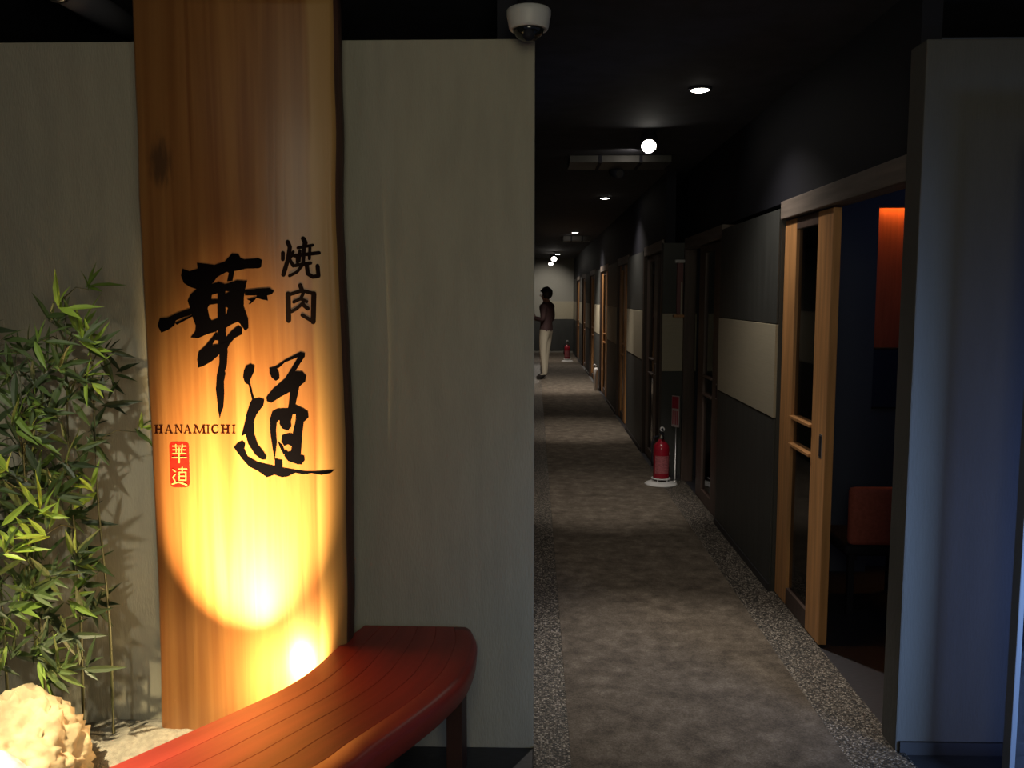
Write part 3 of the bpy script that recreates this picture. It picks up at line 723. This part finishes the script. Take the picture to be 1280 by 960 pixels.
# adjustable spotlights
def ceiling_spot(px, py, z, label, d, energy, tgt, r=.045, spot=60, lens=M_lens):
    p = onz(px, py, z) if z < 5 else ony(px, py, z)
    t = thing('ceiling_spotlight', label, 'spotlight', (p.x, p.y, p.z), 'adjustable spotlights under the corridor ceiling')
    d = Vector(d).normalized()
    bm = bmesh.new(); lathe(bm, [(r * .7, -.13), (r, -.11), (r, 0), (r * .86, 0), (r * .84, -.01)], (0, 0, 0), 22, d); finish('head', bm, M_black, t, True)
    bm = bmesh.new(); lathe(bm, [(r * .84, -.008), (r * .84, -.004)], (0, 0, 0), 22, d); finish('lens', bm, lens, t)
    bm = bmesh.new(); tube(bm, [-d * .08, -d * .08 + Vector((0, 0, .04)), Vector((-d.x * .08, -d.y * .08, CEIL - p.z))], .008); finish('stem', bm, M_black, t)
    bm = bmesh.new(); lathe(bm, [(.035, CEIL - p.z - .012), (.035, CEIL - p.z)], (-d.x * .08, -d.y * .08, 0), 20); finish('ceiling_plate', bm, M_black, t)
    if energy: light('SPOT', 'spot_glow', p + d * .01, tgt, energy, DOWN, .025, spot, .9)
    return t
ceiling_spot(811, 183, 2.55, 'bright tilted spotlight head facing back along the corridor beside the near duct', (-.12, -1, -.75), 150, (.5, 6.9, 0), r=.055, spot=50)
ceiling_spot(692.5, 324, 21.0, 'small spotlight head glowing white before the corridor end', (-.05, -1, -.5), 120, (.5, 22, 0), r=.075)
ceiling_spot(775, 217, 2.56, 'unlit grey spotlight head behind the near duct', (.5, -1, -.3), 0, None, r=.04, lens=M_metal)
ceiling_spot(688.5, 330, 22.5, 'pair spotlight head lower than the others near the end wall', (-.05, -1, -.4), 0, None, r=.06)

def duct(a, b, label, m=M_duct):
    t = thing('ceiling_duct', label, 'duct', ((a[0] + b[0]) / 2, (a[1] + b[1]) / 2, a[2]))
    o = Vector(t.location)
    box('casing', Vector(a) - o, Vector(b) - o, m, t, .004)
    for k in (.3, .7):
        x = (a[0] - o.x) * (1 - k) + (b[0] - o.x) * k
        box('hanger_bracket', (x - .012, a[1] - o.y - .004, -.004), (x + .012, b[1] - o.y + .004, CEIL - o.z), M_black, t)
    return t
q0, q1 = ony(712, 203, 6.75), ony(806, 203, 6.75)
duct((q0.x, 6.75, q0.z), (q1.x + .2, 7.15, CEIL), 'dark rectangular ceiling duct with its face lit by the near spotlight')
q0, q1 = ony(704, 301, 15.6), ony(738, 301, 15.6)
duct((q0.x, 15.6, q0.z), (q1.x, 16.0, CEIL), 'small dark ceiling duct farther down the corridor')
light('SPOT', 'duct_glow', (.62, 15.2, 2.62), (.5, 15.6, 2.55), .6, DOWN, .02, 120, .5)
light('SPOT', 'duct_glow', (.72, 6.45, 2.60), (.55, 6.8, 2.58), 1.2, DOWN, .02, 140, .8)
# slanted pipe seen over the top of the plaster wall
pa, pb = onz(70, -20, 2.60), onz(170, 40, 2.60)
pipe = thing('ceiling_pipe', 'fat grey pipe slanting under the ceiling above the plaster wall', 'pipe', ((pa + pb) / 2))
bm = bmesh.new(); tube(bm, [(pa - pb) * .9, (pb - pa) * .9], .05, 16); finish('pipe_run', bm, mat('pipe_grey', (.10, .10, .12), .6), pipe, True)
for k in (-.5, .4):
    bm = bmesh.new(); tube(bm, [(pb - pa) * k, (pb - pa) * (k + .03)], .056, 16); finish('clamp', bm, M_metal, pipe, True)

# ================================================================== CORRIDOR THINGS
def extinguisher(p, label, slabel, s=1.0):
    t = thing('fire_extinguisher', label, 'extinguisher', p, 'fire extinguishers on the corridor floor')
    bm = bmesh.new(); lathe(bm, [(r * s, z * s) for r, z in ((.050, .045), (.066, .05), (.068, .06), (.068, .30), (.064, .33), (.048, .355), (.028, .37), (.024, .385))], (0, 0, 0), 28); finish('cylinder', bm, M_red, t, True)
    bm = bmesh.new(); lathe(bm, [(r * s, z * s) for r, z in ((.022, .383), (.024, .40), (.018, .42), (.018, .435))], (0, 0, 0), 18); finish('valve', bm, M_metal, t, True)
    bm = bmesh.new(); bbox(bm, (-.014 * s, -.075 * s, .432 * s), (.014 * s, .03 * s, .446 * s), .002); hd = finish('handle', bm, M_black, t)
    bm = bmesh.new(); tube(bm, [(0, .02 * s, .45 * s), (0, -.03 * s, .468 * s), (0, -.085 * s, .474 * s)], .007 * s, 8); finish('lever', bm, M_black, t)
    bm = bmesh.new(); lathe(bm, [(.020 * s, 0), (.020 * s, .012 * s)], (0, -.025 * s, .415 * s + .06 * s), 18, (0, -1, 0)); g = finish('gauge', bm, M_white, t)
    bm = bmesh.new(); lathe(bm, [(.011 * s, .0125 * s), (.011 * s, .0135 * s)], (0, -.025 * s, .475 * s), 16, (0, -1, 0)); finish('dial', bm, M_black, g)
    bm = bmesh.new(); tube(bm, [(-.02 * s, 0, .41 * s), (-.06 * s, -.01 * s, .405 * s), (-.082 * s, -.015 * s, .34 * s), (-.080 * s, -.018 * s, .22 * s), (-.076 * s, -.02 * s, .16 * s)], .009 * s, 8); finish('hose', bm, M_black, t, True)
    bm = bmesh.new()
    n = 9
    A = [[bm.verts.new((.0688 * s * math.sin(q), -.0688 * s * math.cos(q), z * s)) for q in [math.radians(-55 + 110 * k / n) for k in range(n + 1)]] for z in (.10, .25)]
    for k in range(n): bm.faces.new((A[0][k], A[0][k + 1], A[1][k + 1], A[1][k]))
    finish('paper_label', bm, mat('label_pink', (.42, .12, .14), .6, noise_amt=.5, nscale=60, stretch=(1, 1, 2)), t, True)
    # curved white floor stand
    st = thing('extinguisher_stand', slabel, 'stand', p, 'white stands under the extinguishers')
    bm = bmesh.new(); R0, R1 = .11 * s, .085 * s
    lathe(bm, [(.01, .028 * s), (.075 * s, .028 * s), (.112 * s, .018 * s), (.135 * s, .008), (.14 * s, .0), (.128 * s, .0), (.10 * s, .010 * s), (.07 * s, .020 * s), (.01, .020 * s)], (0, 0, 0), 32); finish('base', bm, M_white, st, True)
    bm = bmesh.new(); tube(bm, [(.076 * s * math.cos(q), .076 * s * math.sin(q), .052 * s) for q in [2 * PI * k / 24 for k in range(25)]], .006 * s, 8, False); rg = finish('ring', bm, M_white, st, True)
    for q in (.6, 2.5, 4.2, 5.3):
        bm = bmesh.new(); tube(bm, [(.078 * s * math.cos(q), .078 * s * math.sin(q), z * s) for z in (.02, .052)], .005 * s, 6); finish('upright', bm, M_white, st)
    return t
pe = onz(826, 606, 0); pe.z = .0
pe.x = min(pe.x, XB - .02); 
e1 = extinguisher((pe.x, pe.y, .008), 'red fire extinguisher with a gauge standing by the return wall', 'white curved floor stand under the extinguisher by the return wall')
e1.location.z = .008
# sign on a slim pole
ps = onz(846, 602, 0)
sg = thing('sign_stand', 'red and white sign plate on a slim pole beside the extinguisher', 'sign', (1.222, pe.y + .14, .008), rz=math.radians(-55))
bm = bmesh.new(); lathe(bm, [(.045, 0), (.045, .006), (.012, .010), (.008, .014), (.008, .50)], (0, 0, 0), 20); finish('pole', bm, M_metal, sg, True)
pl = box('plate', (-.045, -.010, .47), (.045, -.004, .74), mat('sign_white', (.50, .42, .43), .5), sg, .002)
box('red_panel', (-.040, -.0115, .63), (.040, -.0095, .732), mat('sign_red', (.36, .03, .06), .5), pl)
for k in range(4): box('text_bar', (-.034 + .018 * k, -.0115, .49), (-.024 + .018 * k, -.0095, .61), mat('sign_red', (.36, .03, .06), .5), pl)
# slim wall light box on the return wall
wl = thing('wall_plaque', 'slim dark red plaque with a pale cap and a small ledge on the return wall', 'plaque', (1.235, YB, 1.42))
box('board', (-.022, -.03, .02), (.03, 0, .46), mat('plaque_red', (.16, .055, .06), .5), wl, .002)
box('cap', (-.045, -.07, .46), (.036, 0, .485), M_white, wl, .003)
box('ledge', (-.05, -.08, 0), (.036, 0, .022), M_wood, wl, .003)
box('edge_strip', (.012, -.034, .02), (.024, -.03, .30), M_cream, wl)
# far extinguisher, slim white post
pf = onz(709, 452, 0)
extinguisher((pf.x, pf.y, .010), 'red fire extinguisher on the floor near the far end of the corridor', 'white curved floor stand near the far end of the corridor', 1.05)
pw = onz(747, 489, 0)
wp = thing('white_post', 'slim white tapered post standing at the foot of the corridor wall', 'post', (min(pw.x, XB - .06), pw.y, 0))
bm = bmesh.new(); lathe(bm, [(.022, 0), (.024, .01), (.032, .26), (.042, .36), (.03, .39), (.012, .40)], (0, 0, 0), 16); finish('shaft', bm, M_white, wp, True)
bm = bmesh.new(); tube(bm, [(0, 0, .39), (0, 0, .44), (-.03, 0, .455), (-.05, 0, .43)], .007, 8); finish('hook', bm, M_white, wp, True)

# room furniture seen through the first opening
sc_ = ony(1078, 435, 5.12); sd_ = ony(1114, 512, 5.12)
tv = thing('wall_screen', 'dark navy screen mounted in front of the red wall', 'screen', ((sc_.x + sd_.x) / 2 + .14, 5.25, sd_.z))
wv = (sd_.x - sc_.x) / 2 + .14
box('bezel', (-wv, -.10, 0), (wv, -.05, sc_.z - sd_.z), M_black, tv, .004)
box('panel', (-wv + .012, -.104, .012), (wv - .012, -.098, sc_.z - sd_.z - .012), M_navy, tv)
box('bracket', (-.06, -.05, .05), (.06, 0, .25), M_black, tv)
p0 = onz(1082, 745, 0)
ch = thing('low_chair', 'low dark-legged chair with orange padded back inside the first private room', 'chair', (1.76, 4.35, 0))
bm = bmesh.new(); bbox(bm, (-.19, -.03, .36), (.19, .03, .655), .029); finish('backrest', bm, M_orange, ch, True)
bm = bmesh.new(); bbox(bm, (-.20, -.01, .30), (.20, .40, .36), .02); finish('seat', bm, M_black, ch, True)
for x, y in ((-.17, 0), (.17, 0), (-.17, .36), (.17, .36)):
    box('leg', (x - .015, y - .015, 0), (x + .015, y + .015, .31), M_black, ch, .002)
for x in (-.15, .15): box('back_post', (x - .012, .0, .28), (x + .012, .022, .40), M_black, ch)
light('POINT', 'added_room_glow', (2.3, 4.0, 2.2), (2.3, 4, 0), 1.3, (.5, .6, 1), .15)  # added lamp without a fixture, lifts the dark room to navy

# glass entrance leaf standing open at the right
M_frame = mat('blue_grey_frame', (.13, .15, .19), .5)
gd = struct(box('door_entrance', (1.512, 2.70, 0.0), (1.530, 2.745, 2.1), M_frame, None, .003))
gd.name = 'door_%d' % (door_n[0] + 1)
box('glass_pane', (1.530, 2.715, .06), (2.35, 2.725, 2.05), M_glass, gd)
box('bottom_rail', (1.530, 2.70, 0), (2.35, 2.745, .06), M_frame, gd)
box('top_rail', (1.530, 2.70, 2.05), (2.35, 2.745, 2.1), M_frame, gd)
box('hinge_stile', (2.35, 2.70, 0), (2.39, 2.745, 2.1), M_frame, gd)

# ================================================================== PERSON
def skin_mesh(verts, edges, radii, root, sub=2):
    me = bpy.data.meshes.new('tmp'); me.from_pydata(verts, edges, [])
    o = bpy.data.objects.new('tmp', me); C.objects.link(o)
    md = o.modifiers.new('s', 'SKIN'); md.use_smooth_shade = True
    if not me.skin_vertices: me.skin_vertices.new()
    for i, r in enumerate(radii):
        sv = me.skin_vertices[0].data[i]; sv.radius = r if isinstance(r, tuple) else (r, r); sv.use_root = (i == root)
    s2 = o.modifiers.new('u', 'SUBSURF'); s2.levels = sub; s2.render_levels = sub
    dg = bpy.context.evaluated_depsgraph_get(); dg.update()
    out = bpy.data.meshes.new_from_object(o.evaluated_get(dg))
    bpy.data.objects.remove(o); return out
pp = onz(682, 474, 0)
per = thing('person', 'person in dark maroon jacket and beige trousers standing far down the corridor', 'person', (pp.x, pp.y, .010), rz=math.radians(-115))
# local frame: faces -y before turning
V = [(0, 0, .90), (0, .01, 1.08), (0, .02, 1.28), (0, .03, 1.42), (0, .015, 1.50), (0, -.015, 1.56), (0, -.02, 1.64),          # 0-6 pelvis..head
     (.10, 0, .86), (.105, -.01, .48), (.10, .02, .09), (.10, -.06, .04), (.11, -.15, .03),                                      # 7-11 leg
     (-.10, 0, .86), (-.105, -.04, .48), (-.10, -.05, .09), (-.10, -.13, .04), (-.11, -.22, .03),                                # 12-16 leg
     (.17, .03, 1.40), (.235, .05, 1.14), (.17, -.17, 1.17), (.09, -.24, 1.23),                                                # 17-20 arm
     (-.17, .03, 1.40), (-.24, .04, 1.13), (-.17, -.18, 1.14), (-.08, -.25, 1.18)]                                             # 21-24 arm
E = [(0, 1), (1, 2), (2, 3), (3, 4), (4, 5), (5, 6), (0, 7), (7, 8), (8, 9), (9, 10), (10, 11), (0, 12), (12, 13), (13, 14), (14, 15), (15, 16),
     (3, 17), (17, 18), (18, 19), (19, 20), (3, 21), (21, 22), (22, 23), (23, 24)]
R = [(.155, .12), (.145, .11), (.165, .125), (.11, .09), .055, .075, .085, .10, .068, .045, .045, .035, .10, .068, .045, .045, .035,
     .072, .055, .042, .028, .072, .055, .042, .028]
bme = skin_mesh(V, E, R, 0)
for mm in (M_trouser, M_jacket, M_skin, M_shoe): bme.materials.append(mm)
for p in bme.polygons:
    c = p.center; p.use_smooth = True
    fore = abs(c.x) < .2 and c.y < -.13 and 1.1 < c.z < 1.3
    p.material_index = 3 if c.z < .085 else 0 if c.z < .93 else 2 if (c.z > 1.475 or fore) else 1
body = link('body', bme, None, per)
# hair, ears, face
bm = bmesh.new(); bmesh.ops.create_icosphere(bm, subdivisions=3, radius=1)
for v in bm.verts:
    p = v.co.copy()
    front_cut = .55 if (p.y < -.2 and p.z < .25) else 1
    v.co = Vector((p.x * .118, p.y * .122 * front_cut + .012, p.z * .125 + 1.645)) + p * .010 * noise.noise(p * 4)
finish('hair', bm, M_hair, per, True)
for sx in (-1, 1):
    bm = bmesh.new(); bmesh.ops.create_icosphere(bm, subdivisions=2, radius=1, matrix=Matrix.Translation((sx * .032, -.098, 1.625)) @ Matrix.Diagonal((.012, .008, .008, 1))); finish('eye', bm, M_hair, per, True)
    bm = bmesh.new(); bmesh.ops.create_icosphere(bm, subdivisions=2, radius=1, matrix=Matrix.Translation((sx * .088, -.01, 1.60)) @ Matrix.Diagonal((.012, .02, .03, 1))); finish('ear', bm, M_skin, per, True)
bm = bmesh.new(); tube(bm, [(0, -.098, 1.625), (0, -.125, 1.588), (0, -.10, 1.58)], [.008, .014, .008], 8); finish('nose', bm, M_skin, per, True)
bm = bmesh.new(); tube(bm, [(-.025, -.090, 1.552), (0, -.098, 1.55), (.025, -.090, 1.552)], .006, 6); finish('mouth', bm, mat('lips', (.3, .10, .09), .6), per, True)
for sx, hx, hy, hz in ((1, .09, -.24, 1.23), (-1, -.08, -.25, 1.18)):
    vs_, es_, rs_ = [(hx, hy, hz), (hx - sx * .05, hy - .015, hz + .01)], [(0, 1)], [(.024, .016), (.034, .016)]
    for k in range(4):
        b0 = len(vs_); dz = (k - 1.5) * .019; L = (.035, .042, .040, .030)[k]
        base = (hx - sx * .055, hy - .015, hz + .01 + dz)
        vs_ += [base, (base[0] - sx * L, base[1] - .008, base[2]), (base[0] - sx * (L * 1.6), base[1] + .012, base[2] - .004)]
        es_ += [(1, b0), (b0, b0 + 1), (b0 + 1, b0 + 2)]; rs_ += [.009, .009, .007]
    b0 = len(vs_); vs_ += [(hx - sx * .025, hy - .01, hz + .035), (hx - sx * .045, hy - .02, hz + .06)]; es_ += [(0, b0), (b0, b0 + 1)]; rs_ += [.011, .009]
    hm = skin_mesh(vs_, es_, rs_, 0, 1); h = link('hand', hm, M_skin, per)
